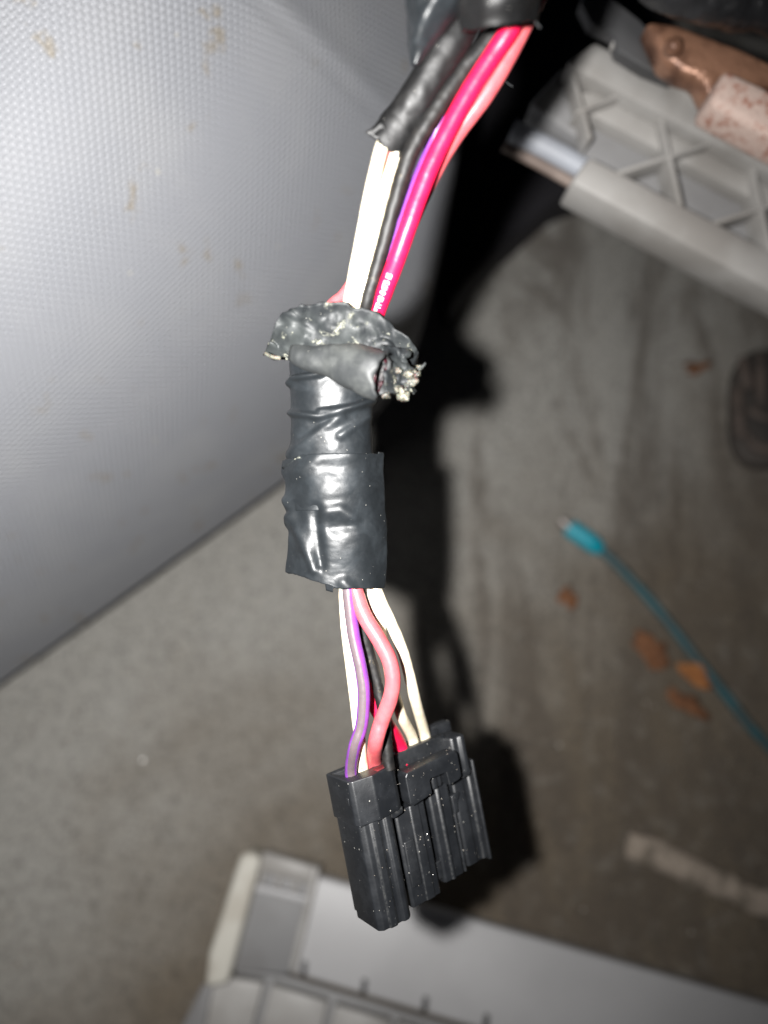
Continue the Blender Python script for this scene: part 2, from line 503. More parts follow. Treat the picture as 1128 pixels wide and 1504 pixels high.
hose = tube('rubber_hose', [PS(900, -120, 196), PS(980, -30, 198), PS(1050, -4, 200), PS(1140, 14, 202), PS(1300, 60, 204)],
     lambda t: 5.9, DARKRUB, n=28, k=24, disp=lambda q, th, t, nrm, tt: nrm * (.9 * fbm(q, .16, 4)))
tag(hose, 'glossy black rubber hose running across the top above rusty bracket', 'hose')

m = Mat('matte_black_plastic'); m.bump(m.noise(.3, 3), .3); WEDGE = m.done(m.mix(m.noise(.04, 3), (.022, .021, .025), (.036, .034, .038)), .7, .3)
du = plate('floor_wedge', [(660, 452), (692, 408), (745, 352), (818, 288), (960, 235), (1010, -70), (640, -70), (640, 380)], lambda px, py: FP(px, py, 24), 26, WEDGE, None, 5, 4, NF)  # dark mass added to fill the black wedge of floor here
tag(du, 'low matte black wedge added on the floor under the steel tube of the ribbed trim', 'duct')

# ------------------------------------------------------------------ pale trim on the floor, bottom
def onf(h): return lambda px, py: FP(px, py, h)
bt = empty('sill_trim', FP(600, 1450), 'pale grey plastic sill trim lying on the carpet', 'trim')
bt['kind'] = 'thing'
def fplate(name, poly, h, th, mat, bevel=.8, seg=2): return plate(name, poly, onf(h), th, mat, bt, bevel, seg, NF)
fplate('main_panel', [(452, 1284), (480, 1290), (1320, 1530), (1320, 1690), (655, 1498), (420, 1428)], 16, 14, TRIM_W, 1.8, 3)
fplate('lower_base', [(318, 1420), (420, 1434), (1320, 1702), (1320, 1800), (226, 1800)], 5, 4, TRIM_D)
fplate('cell_panel', [(316, 1432), (388, 1444), (358, 1560), (262, 1560)], 13, 8, TRIM, 1)
fplate('cell_panel', [(398, 1446), (482, 1472), (456, 1580), (366, 1570)], 13, 8, TRIM, 1)
fplate('cell_panel', [(492, 1476), (575, 1500), (550, 1600), (466, 1590)], 13, 8, TRIM, 1)
fplate('cell_panel', [(585, 1503), (720, 1545), (700, 1650), (560, 1610)], 13, 8, TRIM, 1)
for a in ((447, 1424), (535, 1450), (625, 1476), (715, 1502)):
    fplate('peg', [(a[0] - 3, a[1] - 12), (a[0] + 5, a[1] - 10), (a[0] + 2, a[1] + 12), (a[0] - 6, a[1] + 10)], 18, 9, TRIM_DD, .5)
fplate('clip_floor', [(384, 1256), (466, 1280), (424, 1432), (332, 1424)], 19, 12, TRIM_D)
fplate('clip_wall', [(460, 1272), (470, 1275), (434, 1428), (424, 1425)], 25, 16, TRIM, .7)
fplate('clip_head', [(386, 1250), (468, 1274), (461, 1302), (379, 1280)], 24, 12, TRIM, 1.2)
fplate('clip_ridge', [(376, 1298), (456, 1318), (453, 1328), (373, 1309)], 25, 12, TRIM_W, .8)
for x, y in ((382, 1281), (407, 1287), (432, 1294), (455, 1299)):
    fplate('clip_tooth', [(x, y - 3), (x + 6, y - 1), (x + 2, y + 20), (x - 4, y + 18)], 23, 10, TRIM, .4)
fplate('edge_strip', [(352, 1256), (366, 1250), (384, 1260), (334, 1446), (300, 1452), (306, 1400)], 27, 20, CREAM, 3, 4)
fplate('edge_foot', [(296, 1448), (314, 1440), (290, 1560), (240, 1560)], 16, 12, TRIM_D, 1)

# ------------------------------------------------------------------ pedal at the edge
pd = empty('rubber_pedal', FP(1130, 640), 'worn black rubber pedal pad with raised ridges, cut by picture edge', 'pedal')
ctr = (1142, 596)
def pedal_at(px, py): return FP(px, py, 34) 
outl = []
for k in range(28):
    th = 2 * math.pi * k / 28
    cx_, cy_ = math.cos(th), math.sin(th)
    outl.append((ctr[0] + 64 * math.copysign(abs(cx_) ** .6, cx_), ctr[1] + 86 * math.copysign(abs(cy_) ** .6, cy_)))
plate('pad', outl, onf(34), 9, PEDAL, pd, 2.0, 3, NF)
tube('arm', [FP(1160, 590, 26), FP(1180, 480, 90), FP(1200, 380, 170)], 5, PEDAL, pd)
for a, b in (((1082, 570), (1088, 642)), ((1092, 528), (1098, 572)), ((1116, 520), (1118, 600)), ((1146, 520), (1148, 600))):
    tube('ridge', [FP(*a, 35), FP((a[0]+b[0])/2, (a[1]+b[1])/2, 36), FP(*b, 35)], 2.6, PEDAL_R, pd)
tube('ridge', [FP(1098, 640, 35), FP(1110, 656, 36), FP(1136, 660, 36), FP(1170, 652, 35)], 2.2, PEDAL_R, pd)
tube('ridge', [FP(1100, 600, 35), FP(1120, 612, 36), FP(1160, 616, 35)], 1.8, PEDAL_R, pd)

# ------------------------------------------------------------------ teal lead
tl = empty('teal_cable', FP(880, 805), 'thin teal cable with bright teal plug and metal tip on carpet', 'cable')
tube('cord', [FP(872, 800, 4), FP(905, 828, 4), FP(950, 876, 3.4), FP(985, 918, 3.2), FP(1030, 976, 3.2), FP(1070, 1026, 3.2), FP(1110, 1076, 3.2), FP(1180, 1150, 3.2), FP(1260, 1260, 3.2)], 2.3, TEALC, tl)
tube('plug', [FP(836, 774, 5), FP(842, 779, 5), FP(860, 791, 5), FP(876, 803, 4.6), FP(882, 808, 4.2)], lambda t: 4.5 * (1 - .32 * sstep(.6, 1, t)), TEAL, tl)
tube('plug_tip', [FP(824, 764, 5), FP(832, 771, 5), FP(838, 776, 5)], lambda t: 2.6 + .8 * t, METAL, tl)

# ------------------------------------------------------------------ leaf scraps, stick, grit
def leaf(px, py, rx, ry, ang, mat, label, sd):
    V, Fc = [FP(px, py, 3.4)], []
    n = 16
    e1 = (FP(px + 10, py) - FP(px, py)).normalized(); e2 = NF.cross(e1)
    c_ = FP(px, py, 2.2)
    rings = 4
    V = [c_ + NF * 1.5]
    for r in range(1, rings + 1):
        for k in range(n):
            th = 2 * math.pi * k / n
            rr = r / rings * (1 + .75 * fbm((math.cos(th) * 1.3, math.sin(th) * 1.3, sd), 1.0, 3) * (r / rings))
            x, y = rx * rr * math.cos(th), ry * rr * math.sin(th)
            x, y = x * math.cos(ang) - y * math.sin(ang), x * math.sin(ang) + y * math.cos(ang)
            V.append(c_ + e1 * x + e2 * y + NF * (1.5 + 2.2 * fbm((x, y, sd), .16, 3) - 1.2 * (r / rings) ** 2 + 1.2))
    for k in range(n):
        Fc.append((0, 1 + k, 1 + (k + 1) % n))
        for r in range(rings - 1):
            a = 1 + r * n
            Fc.append((a + k, a + n + k, a + n + (k + 1) % n, a + (k + 1) % n))
    o = mk('leaf_scrap', V, Fc, mat, solid=.5)
    return tag(o, label, 'leaf', 'dry leaf scraps on the carpet')
leaf(1023, 990, 8.5, 5.5, -.5, LEAF, 'bright orange dry leaf scrap touching the teal cable', 1.1)
leaf(960, 956, 9.0, 6.0, -.9, LEAF2, 'brownish orange crumpled leaf scrap, uppermost of three near the cable', 2.7)
leaf(1002, 1032, 9.5, 4.5, -.5, LEAF2, 'dark brown crumpled leaf scrap just below the bright orange one', 4.2)
leaf(833, 878, 5.5, 4.5, .6, LEAF2, 'small faint brown leaf scrap below the teal plug', 6.3)
leaf(1021, 543, 6.5, 3.6, .35, LEAF2, 'faint brown leaf scrap beside the rubber pedal', 8.8)

st = tube('stick', [FP(918, 1240, 4), FP(950, 1250, 4), FP(1000, 1272, 4), FP(1050, 1296, 4), FP(1100, 1318, 4), FP(1180, 1342, 4), FP(1260, 1380, 4)],
          lambda t: 6.3 * (sstep(-.02, .05, t)) * (1 - .2 * t), STICK, n=22, k=14, squash=.6,
          disp=lambda q, th, t, nrm, tt: nrm * (1.3 * fbm(q, .12, 3)))
tag(st, 'pale mottled stick lying on the dark carpet', 'stick')

def grains(name, spots, mat, parent=None):
    V, Fc = [], []
    for c_, r, nn in spots:
        b = len(V)
        e1 = Vector((random.random() - .5, random.random() - .5, random.random() - .5)).normalized()
        e2 = e1.orthogonal().normalized(); e3 = e1.cross(e2)
        for v_ in (e1, -e1, e2, -e2, e3, -e3):
            V.append(c_ + v_ * r * random.uniform(.7, 1.25))
        for f in ((0,2,4),(2,1,4),(1,3,4),(3,0,4),(2,0,5),(1,2,5),(3,1,5),(0,3,5)):
            Fc.append(tuple(b + i for i in f))
    return mk(name, V, Fc, mat, parent, smooth=False)
sp_ = []
for _ in range(520):
    px, py = random.uniform(-150, 1280), random.uniform(100, 1650)
    r = random.choice((.3, .35, .4, .45, .5, .6, .8, 1.0))
    sp_.append((FP(px, py, r * .8), r, 0))
for px, py in ((413, 1247), (209, 1117), (206, 1050), (124, 1246), (8, 1420), (25, 1047), (65, 1138), (1036, 1176), (988, 1283), (926, 1250), (857, 1336), (915, 912), (875, 922), (988, 770), (890, 760), (975, 480), (962, 1038), (1095, 480), (320, 975)):
    sp_.append((FP(px, py, 1.0), .85, 0))
tag(grains('grit', sp_, GRIT), 'scattered pale grains of grit on the carpet', None, kind='stuff')

# ------------------------------------------------------------------ the wiring harness
H = empty('wiring_harness', P(600, 1100, 132), 'taped bundle of coloured wires ending in a black plug connector', 'wiring harness')

# --- tape sleeve between the two bare stretches
def loft(name, rows, y0, y1, ny, nth, mat, parent, disp, pinch=0.0, skew=0.0, edge=0.0, seed=0, solid=.25, edgefn=None):
    V, Fc, UV = [], [], []
    for j in range(ny + 1):
        f = j / ny
        for k in range(nth + 1):
            th = 2 * math.pi * k / nth
            cs, sn = math.cos(th), math.sin(th)
            py = lerp(y0, y1, f)
            if edge:
                ee = edge * fbm((cs * 2, sn * 2, seed), 1.2, 4)
                py += ee * (max(0, f - .85) / .15) - ee * (max(0, .1 - f) / .1)
            if edgefn: py = edgefn(py, f, cs, sn)
            xl, xr, d, b = interp(rows, py)
            cx, a = (xl + xr) / 2, (xr - xl) / 2
            px = cx + a * cs
            bz = b * sn * (1 - pinch * abs(cs) ** 5)
            n_ = Vector((cs * .5, 0, sn)).normalized()
            p = P(px, py + skew * (px - cx), d - bz)
            p = p + n_ * disp(p, px, py, cs, sn)
            V.append(p); UV.append((k / nth, f))
    s = nth + 1
    for j in range(ny):
        for k in range(nth):
            Fc.append((j*s+k, j*s+k+1, (j+1)*s+k+1, (j+1)*s+k))
    o = mk(name, V, Fc, mat, parent, uv=UV, solid=solid)
    weld(o)
    return o

def ridge(px, py, pts, wd, amp):
    best = 1e9
    for a, b in zip(pts[:-1], pts[1:]):
        ax_, ay_ = b[0]-a[0], b[1]-a[1]
        t = min(1, max(0, ((px-a[0])*ax_ + (py-a[1])*ay_) / (ax_*ax_ + ay_*ay_)))
        dx, dy = px-a[0]-ax_*t, py-a[1]-ay_*t
        best = min(best, dx*dx + dy*dy)
    return amp * math.exp(-best / (wd * wd))

def d_up(p, px, py, cs, sn):
    v = .4 * fbm(p, .13, 2, 3.1) + .08 * fbm(p, .6, 3, 1.1)
    if sn > 0:
        v += ridge(px, py, [(424, 606), (470, 612), (505, 603), (545, 590)], 4.5, .75)
        v += ridge(px, py, [(470, 604), (515, 598), (548, 584)], 3.5, .5)
        v += ridge(px, py, [(425, 566), (432, 556), (472, 550)], 3.5, .8)
        v += ridge(px, py, [(425, 668), (470, 630), (500, 612)], 7, .55)
        v += ridge(px, py, [(500, 640), (540, 612)], 6, .45)
        v -= ridge(px, py, [(445, 640), (480, 618)], 10, .5)
    return v
loft('tape_sleeve', [(500, 432, 540, 124, 5.0), (540, 427, 546, 125, 5.2), (600, 428, 547, 126, 5.4), (640, 427, 546, 127, 5.6), (700, 424, 548, 128, 5.6), (760, 430, 552, 128.5, 5.4)],
     505, 750, 130, 110, TAPE, H, d_up)

def d_lo(p, px, py, cs, sn):
    v = .45 * fbm(p, .11, 2, 7.7) + .06 * fbm(p, .7, 3, 2.2)
    if sn > 0:
        v += ridge(px, py, [(432, 760), (446, 800), (462, 836)], 7, .7)
        v += ridge(px, py, [(440, 690), (470, 672), (520, 668)], 10, .35)
        v -= ridge(px, py, [(462, 745), (466, 790), (470, 830)], 8, .8)
        v += ridge(px, py, [(480, 752), (500, 748), (520, 762)], 9, .55)
        v -= ridge(px, py, [(490, 775), (530, 768)], 10, .5)
        v += ridge(px, py, [(505, 855), (515, 866)], 8, .6)
        v += ridge(px, py, [(422, 735), (432, 752), (424, 770)], 6, .6)
    return v
def e_lo(py, f, cs, sn):
    # top edge dips at its left corner; bottom edge slopes down to the right
    py += 22 * max(0, -cs - .45) ** 1.2 * (1 - f) ** 3
    py += (-24 * max(0, -cs) ** .9 * f ** 3)
    py += (2.2 * fbm((cs * 6, sn * 3, 4), 1.0, 3)) * (f ** 6 + (1 - f) ** 6)
    return py
loft('tape_wrap', [(655, 420, 561, 127.5, 6.0), (690, 416, 562, 128, 6.3), (712, 424, 563, 128, 6.5), (735, 421, 563, 128.5, 6.5), (760, 425, 564, 129, 6.4), (800, 422, 565, 129.5, 6.3), (838, 421, 567, 130, 6.2), (880, 424, 565, 130, 5.9)],
     666, 864, 120, 120, TAPE, H, d_lo, pinch=.72, edgefn=e_lo)
# lifted corner and loose tail of the wrap
def flap(name, pts, mat, parent, n=10, amp=.25, solid=.2, sd=0.0):
    """a loose sheet of tape: pts = four corners (camera-aligned mm)"""
    V, Fc = [], []
    for j in range(n + 1):
        for i in range(n + 1):
            p = pts[0].lerp(pts[1], i / n).lerp(pts[3].lerp(pts[2], i / n), j / n)
            V.append(p + Vector((.5 * fbm(p, .5, 2, sd), .5 * fbm(p, .5, 2, sd + 3), 1)) * amp * 2 * fbm(p, .35, 3, sd))
    for j in range(n):
        for i in range(n):
            a = j * (n + 1) + i
            Fc.append((a, a + 1, a + n + 2, a + n + 1))
    return mk(name, V, Fc, mat, parent, solid=solid)
flap('tape_tail', [P(477, 850, 126.5), P(492, 856, 126), P(489, 870, 126.5), P(479, 867, 127)], TAPE, H, 6, .1)
flap('tape_corner', [P(414, 686, 127), P(440, 669, 123), P(446, 676, 122.6), P(420, 694, 127.4)], TAPE_DUSTY, H, 8, .2)
flap('tape_corner', [P(556, 664, 127), P(562, 664, 128.5), P(565, 745, 129), P(557, 745, 127.4)], TAPE_DUSTY, H, 8, .1)

# --- torn collar at the top of the sleeve
TOPE = [(0, 392, 512), (.08, 402, 486), (.16, 412, 462), (.3, 444, 450), (.5, 500, 444), (.66, 546, 455), (.8, 580, 480), (.92, 604, 508), (1, 612, 526)]
BOTE = [(0, 388, 521), (.08, 396, 523), (.2, 418, 526), (.35, 446, 532), (.5, 490, 545), (.65, 530, 562), (.8, 566, 566), (.92, 594, 556), (1, 606, 548)]
V, Fc, UV = [], [], []
NS, NTT = 150, 26
for i in range(NS + 1):
    phi = 2 * math.pi * i / NS
    s_ = (1 - math.cos(phi)) / 2
    tx, ty = interp(TOPE, s_); bx2, by2 = interp(BOTE, s_)
    for j in range(NTT + 1):
        f = j / NTT
        px, py = lerp(tx, bx2, f), lerp(ty, by2, f)
        if math.sin(phi) < 0: py += 8 * (1 - f)
        rag = fbm((px, py * .2, phi), .13, 4)
        py += 4.5 * rag * (1 - f) ** 4
        B = lerp(9.8, 6.6, f) * math.sin(phi)
        B = math.copysign(abs(B) ** .9, B)
        p = P(px, py, 121.5 + 2.5 * f - B)
        cr_ = abs(fbm(p, .17, 2, 9.0)) * 2.3 - .8 + .55 * (1 - abs(fbm(p, .33, 2, 4.0)) * 2.2)
        p = p + Vector((.25 * cr_, .2 * cr_, cr_ * (1 if B > 0 else -1)))
        V.append(p); UV.append((s_, f))
for i in range(NS):
    for j in range(NTT):
        a = i * (NTT + 1) + j
        Fc.append((a, a + 1, a + NTT + 2, a + NTT + 1))
tc_ = mk('tape_collar', V, Fc, TAPE_DUSTY, H, uv=UV, solid=.22)
weld(tc_)
tag(tc_, 'torn crumpled dusty collar of tape')

# rolled tongue of tape, open at its far end
ax0, ax1 = P(428, 517, 115.5), P(562, 552, 110.5)
pth = [ax0.lerp(ax1, t / 24) for t in range(25)]
V, Fc, UV = tube_geo(pth, lambda t: lerp(.9, 3.35, sstep(-.25, .95, t)) , 40, cap=False, squash=.62,
    disp=lambda q, th, t, nrm, tt: nrm * (.55 * fbm(q, .17, 3, 5.0) + .1 * fbm(q, .8, 3, 1.0)) + tt * (1.2 * fbm(q, .45, 4, 2.0) * t ** 3))
rt = mk('rolled_tape', V, Fc, TAPE_GREY, tc_, uv=UV, solid=.3); weld(rt)
# dark sticky inside of the roll
V, Fc, UV = tube_geo([ax0.lerp(ax1, .62 + .36 * t / 8) for t in range(9)], lambda t: 2.55 + .35 * t, 28, cap=False, squash=.58,
    disp=lambda q, th, t, nrm, tt: nrm * (.3 * fbm(q, .6, 3, 1.0)))
mk('roll_lining', V, Fc, MAROON, tc_, uv=UV, solid=.2)
# ragged end beside the roll
V, Fc = [], []
n = 26
cs4 = [P(560, 506, 112.5), P(603, 512, 115), P(612, 572, 115.5), P(566, 580, 112)]
for j in range(n + 1):
    for i in range(n + 1):
        p = cs4[0].lerp(cs4[1], i / n).lerp(cs4[3].lerp(cs4[2], i / n), j / n)
        e = i / n
        p = p + Vector((e ** 3 * 1.6 * fbm(p, .45, 4, 2.0), 1.0 * (j / n) ** 3 * fbm(p, .5, 4, 6.0), 1.2 * abs(fbm(p, .4, 4, 8.0)) - 1.0 * e))
        V.append(p)
for j in range(n):
    for i in range(n):
        a = j * (n + 1) + i
        Fc.append((a, a + 1, a + n + 2, a + n + 1))
mk('torn_end', V, Fc, TAPE_DUSTY, tc_, solid=.3)
def lump(c_, r, sx, sy, sd, mat=ADHESIVE):
    V, Fc = [], []
    nu, nv = 14, 10
    for j in range(nv + 1):
        a = math.pi * j / nv
        for k in range(nu):
            b = 2 * math.pi * k / nu
            dv = Vector((math.sin(a) * math.cos(b), math.sin(a) * math.sin(b), math.cos(a)))
            q = Vector((dv.x * sx, dv.y * sy, dv.z)) * r * (1 + .8 * fbm(dv, 1.5, 4, sd))
            V.append(c_ + q)
    for j in range(nv):
        for k in range(nu):
            Fc.append((j*nu+k, j*nu+(k+1) % nu, (j+1)*nu+(k+1) % nu, (j+1)*nu+k))
    return mk('adhesive_lump', V, Fc, mat, tc_)
for i, (x, y, r, sx, sy) in enumerate(((568, 578, .62, 1, 1.1), (581, 572, .6, 1.2, .9), (594, 583, .75, 1.1, 1), (590, 574, .5, .8, 1.4), (606, 560, .7, 1, 1.1),
        (599, 566, .5, 1.3, .8), (612, 549, .55, 1, 1), (618, 539, .42, 1.7, .7), (600, 550, .65, 1.2, .8), (578, 560, .5, .9, 1.2), (585, 545, .45, 1.2, 1))):
    lump(P(x, y, 113.0 + .03 * (x - 565)), r, sx, sy, i * 2.3)
tube('tape_thread', [P(614, 543, 114), P(621, 538, 114), P(625, 533, 113.6)], lambda t: .28 * (1.1 - .6 * t), TAPE_DUSTY, tc_, n=8)
tube('tape_thread', [P(390, 519, 117), P(400, 524, 116), P(412, 526, 115.4)], lambda t: .3, ADHESIVE, tc_, n=8)

# --- loose black sleeve, loom and tape at the top
def d_tube(q, th, t, nrm, tt):
    return nrm * (.22 * fbm(q, .3, 4, 2.0)) + tt * (1.3 * fbm(q, .6, 3, 7.0) * sstep(.86, 1, t))
so = tube('wire_sleeve', [P(760, -240, 99), P(725, -90, 101), P(693, 5, 103), P(648, 85, 105), P(612, 145, 107), P(588, 180, 108.5), P(568, 209, 109.5)],
     lambda t: 2.55 + .12 * math.sin(t * 30) + .35 * sstep(.9, 1, t), TAPE_TOP, H, n=40, k=16, cap=False, squash=.8, disp=d_tube)
so.modifiers.new('thickness', 'SOLIDIFY').thickness = .0003
flap('sleeve_corner', [P(536, 196, 108), P(562, 178, 107.4), P(572, 204, 107.2), P(552, 206, 108.2)], TAPE_TOP, H, 8, .25)
tube('wire_loom', [P(800, -240, 101), P(765, -60, 103), P(728, 44, 104.5), P(680, 104, 106), P(636, 168, 107.5), P(603, 225, 109), P(581, 294, 111), P(560, 370, 113.5), P(540, 440, 116), P(525, 500, 120), P(515, 600, 126), P(520, 750, 128.5),
                  P(530, 850, 130), P(533, 880, 130.5), P(537, 939, 131.4), P(552, 996, 132), P(564, 1053, 132), P(569, 1108, 132), P(572, 1130, 132)],
     lambda t: lerp(1.35, 1.0, sstep(.2, .45, t)) , W_BLACK, H, n=18, k=22,
     disp=lambda q, th, t, nrm, tt: nrm * (.08 * fbm(q, .9, 3)))
loft('tape_wrap', [(-240, 610, 730, 96, 3), (-60, 598, 696, 99, 3.2), (0, 597, 684, 100.5, 3.2), (30, 599, 668, 101.5, 2.8), (60, 601, 642, 102.5, 2.0), (85, 603, 622, 103, 1.2), (98, 606, 612, 103, .7)],
     -240, 96, 90, 70, TAPE, H, lambda p, px, py, cs, sn: .45 * fbm(p, .2, 3, 1.5) + .15 * fbm(p, .7, 3) + (ridge(px, py, [(640, 0), (612, 62)], 9, .8) if sn > 0 else 0), pinch=.5)
loft('tape_wrap', [(-240, 690, 870, 89, 6.5), (-60, 680, 816, 94, 6.2), (0, 678, 796, 96, 6.0), (30, 680, 791, 97.5, 5.8), (60, 682, 788, 98.5, 5.6)],
     -240, 38, 100, 100, TAPE_TOP, H, lambda p, px, py, cs, sn: .4 * fbm(p, .2, 3, 6.5) + .12 * fbm(p, .8, 3) + (ridge(px, py, [(684, -30), (680, 20), (690, 56)], 4, .6) if sn > 0 else 0), pinch=.35, skew=-.16, edge=3, seed=2)
tube('tape_thread', [P(777, -20, 96), P(779, 12, 96.5), P(785, 30, 97), P(794, 41, 97.5)], .16, TAPE_DUSTY, H, n=8)
for pts in ([(764, 66), (761, 78), (752, 88)], [(740, 118), (748, 124), (753, 127)], [(722, 132), (718, 140), (712, 148)]):
    tube('stray_fibre', [P(x, y, 108) for x, y in pts], .07, TAPE_DUSTY, H, n=6, k=6)

# --- the wires, each one length from the top through the tape into the connector
CR = Matrix(((.81782608, .18727274, .544141), (.1623074, -.98224233, .09410794), (-.55210218, -.01135418, .83369915)))
CO = Vector((-6.04357189, -44.95834427, -128.0))
def K(x, y, z): return CO + CR @ Vector((x, y, z))     # connector axes: x along its width, y down, z out of its face

def wr(name, pts, r, mat, label, end):
    q = [P(*p) for p in pts] + [K(*e) for e in end]
    o = tube(name, q, r, mat, H, n=22, k=16, disp=lambda a, th, t, nrm, tt: nrm * (.035 * fbm(a, .6, 2)))
    return tag(o, label)
r_ = 1.22
wr('white_wire', [(640, 90, 106.5), (600, 150, 108), (575, 195, 109), (562, 212, 109.6), (549, 262, 110.6), (541, 298, 111.6), (533, 340, 113), (522, 395, 115), (512, 450, 117), (500, 520, 122), (478, 620, 126), (484, 760, 128.4), (504, 850, 129.2), (506, 880, 129.4), (509, 925, 130), (516, 982, 130.4), (523, 1039, 130.4), (528, 1085, 130.4)], .98, W_WHITE,
   'white wire beside the purple one', [(5.0, -.4, -3.2), (5.0, 3, -3.2)])
wr('white_wire', [(650, 92, 107.2), (612, 150, 109), (596, 190, 110), (586, 216, 110.4), (573, 255, 111.4), (562, 290, 112.3), (552, 335, 113.6), (541, 392, 115.4), (530, 450, 117.2), (512, 520, 122.5), (520, 620, 127), (535, 760, 129.5), (543, 850, 130.4), (548, 880, 130.6), (558, 920, 131.2), (568, 965, 132.2), (577, 1010, 134.2), (589, 1050, 136.8)], .98, W_WHITE_O,
   'white wire with an orange stripe', [(18.1, -.6, -6.2), (18.1, 3, -6.2)])
wr('white_wire', [(650, 96, 108.4), (600, 158, 110.6), (592, 206, 112.6), (577, 250, 114), (564, 292, 115), (552, 336, 116), (538, 400, 118), (524, 450, 120), (505, 520, 123.5), (528, 620, 128), (538, 760, 129), (549, 850, 129.6), (558, 880, 129.6), (572, 910, 130.2), (586, 942, 131.6), (596, 972, 133.2), (609, 1024, 136.6)], 1.02, W_WHITE,
   'white wire entering furthest along the connector', [(21.2, -.6, -6.6), (21.2, 3, -6.6)])
wr('purple_wire', [(830, -240, 104), (770, -40, 105), (735, 50, 106.5), (690, 112, 108), (650, 172, 109), (631, 225, 110.8), (612, 270, 111.6), (592, 325, 112.9), (574, 380, 114.9), (556, 435, 117.2), (530, 520, 121.5), (505, 640, 125.5), (500, 760, 126.2), (510, 850, 127.2), (513, 880, 127.2), (519, 930, 127.2), (530, 982, 127), (534.5, 1020, 127), (531, 1065, 127.2), (521, 1096, 127.6)], 1.05, W_PURPLE,
   'purple wire with a grey stripe', [(2.2, -.6, -2.4), (2.2, 3, -2.4)])
wr('coral_wire', [(860, -240, 100), (812, -60, 102), (771, 32, 104.5), (745, 84, 106), (712, 140, 107.6), (676, 188, 109.4), (646, 235, 111), (614, 300, 113.4), (585, 370, 116), (556, 440, 119.4), (535, 520, 123.5), (515, 640, 127), (515, 760, 127.6), (520, 850, 127.6), (526, 880, 127.2), (537, 908, 126.6), (557, 940, 126), (572, 970, 125.8), (577, 998, 125.8), (573, 1026, 126.2), (561, 1058, 127), (552, 1090, 127.8)], 1.3, W_CORAL,
   'coral pink wire with a sideways bend', [(7.4, -.4, -3.0), (7.4, 3, -3.0)])
red = wr('red_wire', [(838, -240, 98), (795, -70, 100), (756, 30, 102.4), (722, 84, 104.4), (690, 134, 106), (663, 182, 107.4), (639, 230, 108.6), (619, 278, 109.8), (601, 328, 111), (583, 380, 112.9), (566, 425, 115.4), (551, 468, 118.8), (535, 530, 123), (515, 640, 127.5), (520, 760, 129.4), (526, 850, 130.4), (529, 890, 131), (534, 940, 132.4), (540, 990, 133.4), (551, 1035, 134.2), (567, 1062, 134.8)], 1.32, W_RED,
   'thick red wire with white printed lettering', [(14.4, -.8, -5.2), (14.4, 3, -5.2)])
tube('wire_stub', [P(640, 92, 109.5), P(600, 160, 111), P(574, 212, 111.6), P(562, 258, 113), P(551, 305, 114.4), P(536, 365, 116.6), P(522, 405, 118.4), P(505, 432, 118.6), P(492, 443, 118), P(486, 449, 117.6), P(482, 456, 117.2)], lambda t: .85 + .3 * sstep(.96, 1, t), W_CORAL, H, n=14)['label'] = 'cut coral wire whose end shows beside the white wires'

# white printing on the red wire, running up from the tape
tcv = bpy.data.curves.new('wire_print', 'FONT'); tcv.body = 'OPTM8 0475 IS'; tcv.size = 1.2; tcv.space_character = .9
tmp = bpy.data.objects.new('tmp_text', tcv); col.objects.link(tmp)
bpy.context.view_layer.update()
tme = bpy.data.meshes.new_from_object(tmp.evaluated_get(bpy.context.evaluated_depsgraph_get()))
tb = bmesh.new(); tb.from_mesh(tme)
bmesh.ops.triangulate(tb, faces=tb.faces)
bmesh.ops.subdivide_edges(tb, edges=[e for e in tb.edges if e.calc_length() > .4], cuts=1)
bmesh.ops.triangulate(tb, faces=tb.faces)
rp = spline([P(551, 468, 118.8), P(566, 425, 115.4), P(583, 380, 112.9), P(601, 328, 111), P(619, 278, 109.8)], 40)
cum = [0]
for a, b in zip(rp[:-1], rp[1:]): cum.append(cum[-1] + (b - a).length)
def on_wire(x, y):
    x = max(0, x)
    i = max(k for k in range(len(cum)) if cum[k] <= x)
    i = min(i, len(rp) - 2)
    t = (rp[i+1] - rp[i]).normalized()
    c_ = rp[i] + t * (x - cum[i])
    toc = (-c_).normalized(); a = (toc - t * toc.dot(t)).normalized(); b = a.cross(t)
    th = (y - .55) / 1.32 + .25
    return c_ + (a * math.cos(th) + b * math.sin(th)) * 1.375
tv = [on_wire(v.co.x + .9, v.co.y) for v in tb.verts]
tb.verts.ensure_lookup_table()
tf = [tuple(v.index for v in f.verts) for f in tb.faces]
tb.free()
bpy.data.objects.remove(tmp); bpy.data.meshes.remove(tme)
mk('wire_print', tv, tf, PRINT, red)

# --- the connector
def kprism(name, poly, y0, y1, parent, bevel=.25, seg=3, mat=CONN, taper=0.0):
    """outline in (x, z) run down the connector from y0 to y1"""
    n = len(poly)
    V = [K(x, y0, z) for x, z in poly] + [K(x, y1, z) for x, z in poly]
    Fc = [tuple(range(n)), tuple(range(2*n-1, n-1, -1))] + [(i, i+n, (i+1) % n + n, (i+1) % n) for i in range(n)]
    return mk(name, V, Fc, mat, parent, bevel=bevel, seg=seg)
def kfront(name, poly, z0, z1, parent, bevel=.25, seg=3, mat=CONN):
    """outline in (x, y) given depth from z0 (face) back to z1"""
    n = len(poly)
    V = [K(x, y, z0) for x, y in poly] + [K(x, y, z1) for x, y in poly]
    Fc = [tuple(range(n)), tuple(range(2*n-1, n-1, -1))] + [(i, i+n, (i+1) % n + n, (i+1) % n) for i in range(n)]
    return mk(name, V, Fc, mat, parent, bevel=bevel, seg=seg)
def kbox(name, x0, x1, y0, y1, z0, z1, parent, bevel=.25, seg=3, mat=CONN):
    return kprism(name, [(x0, z0), (x1, z0), (x1, z1), (x0, z1)], y0, y1, parent, bevel, seg, mat)

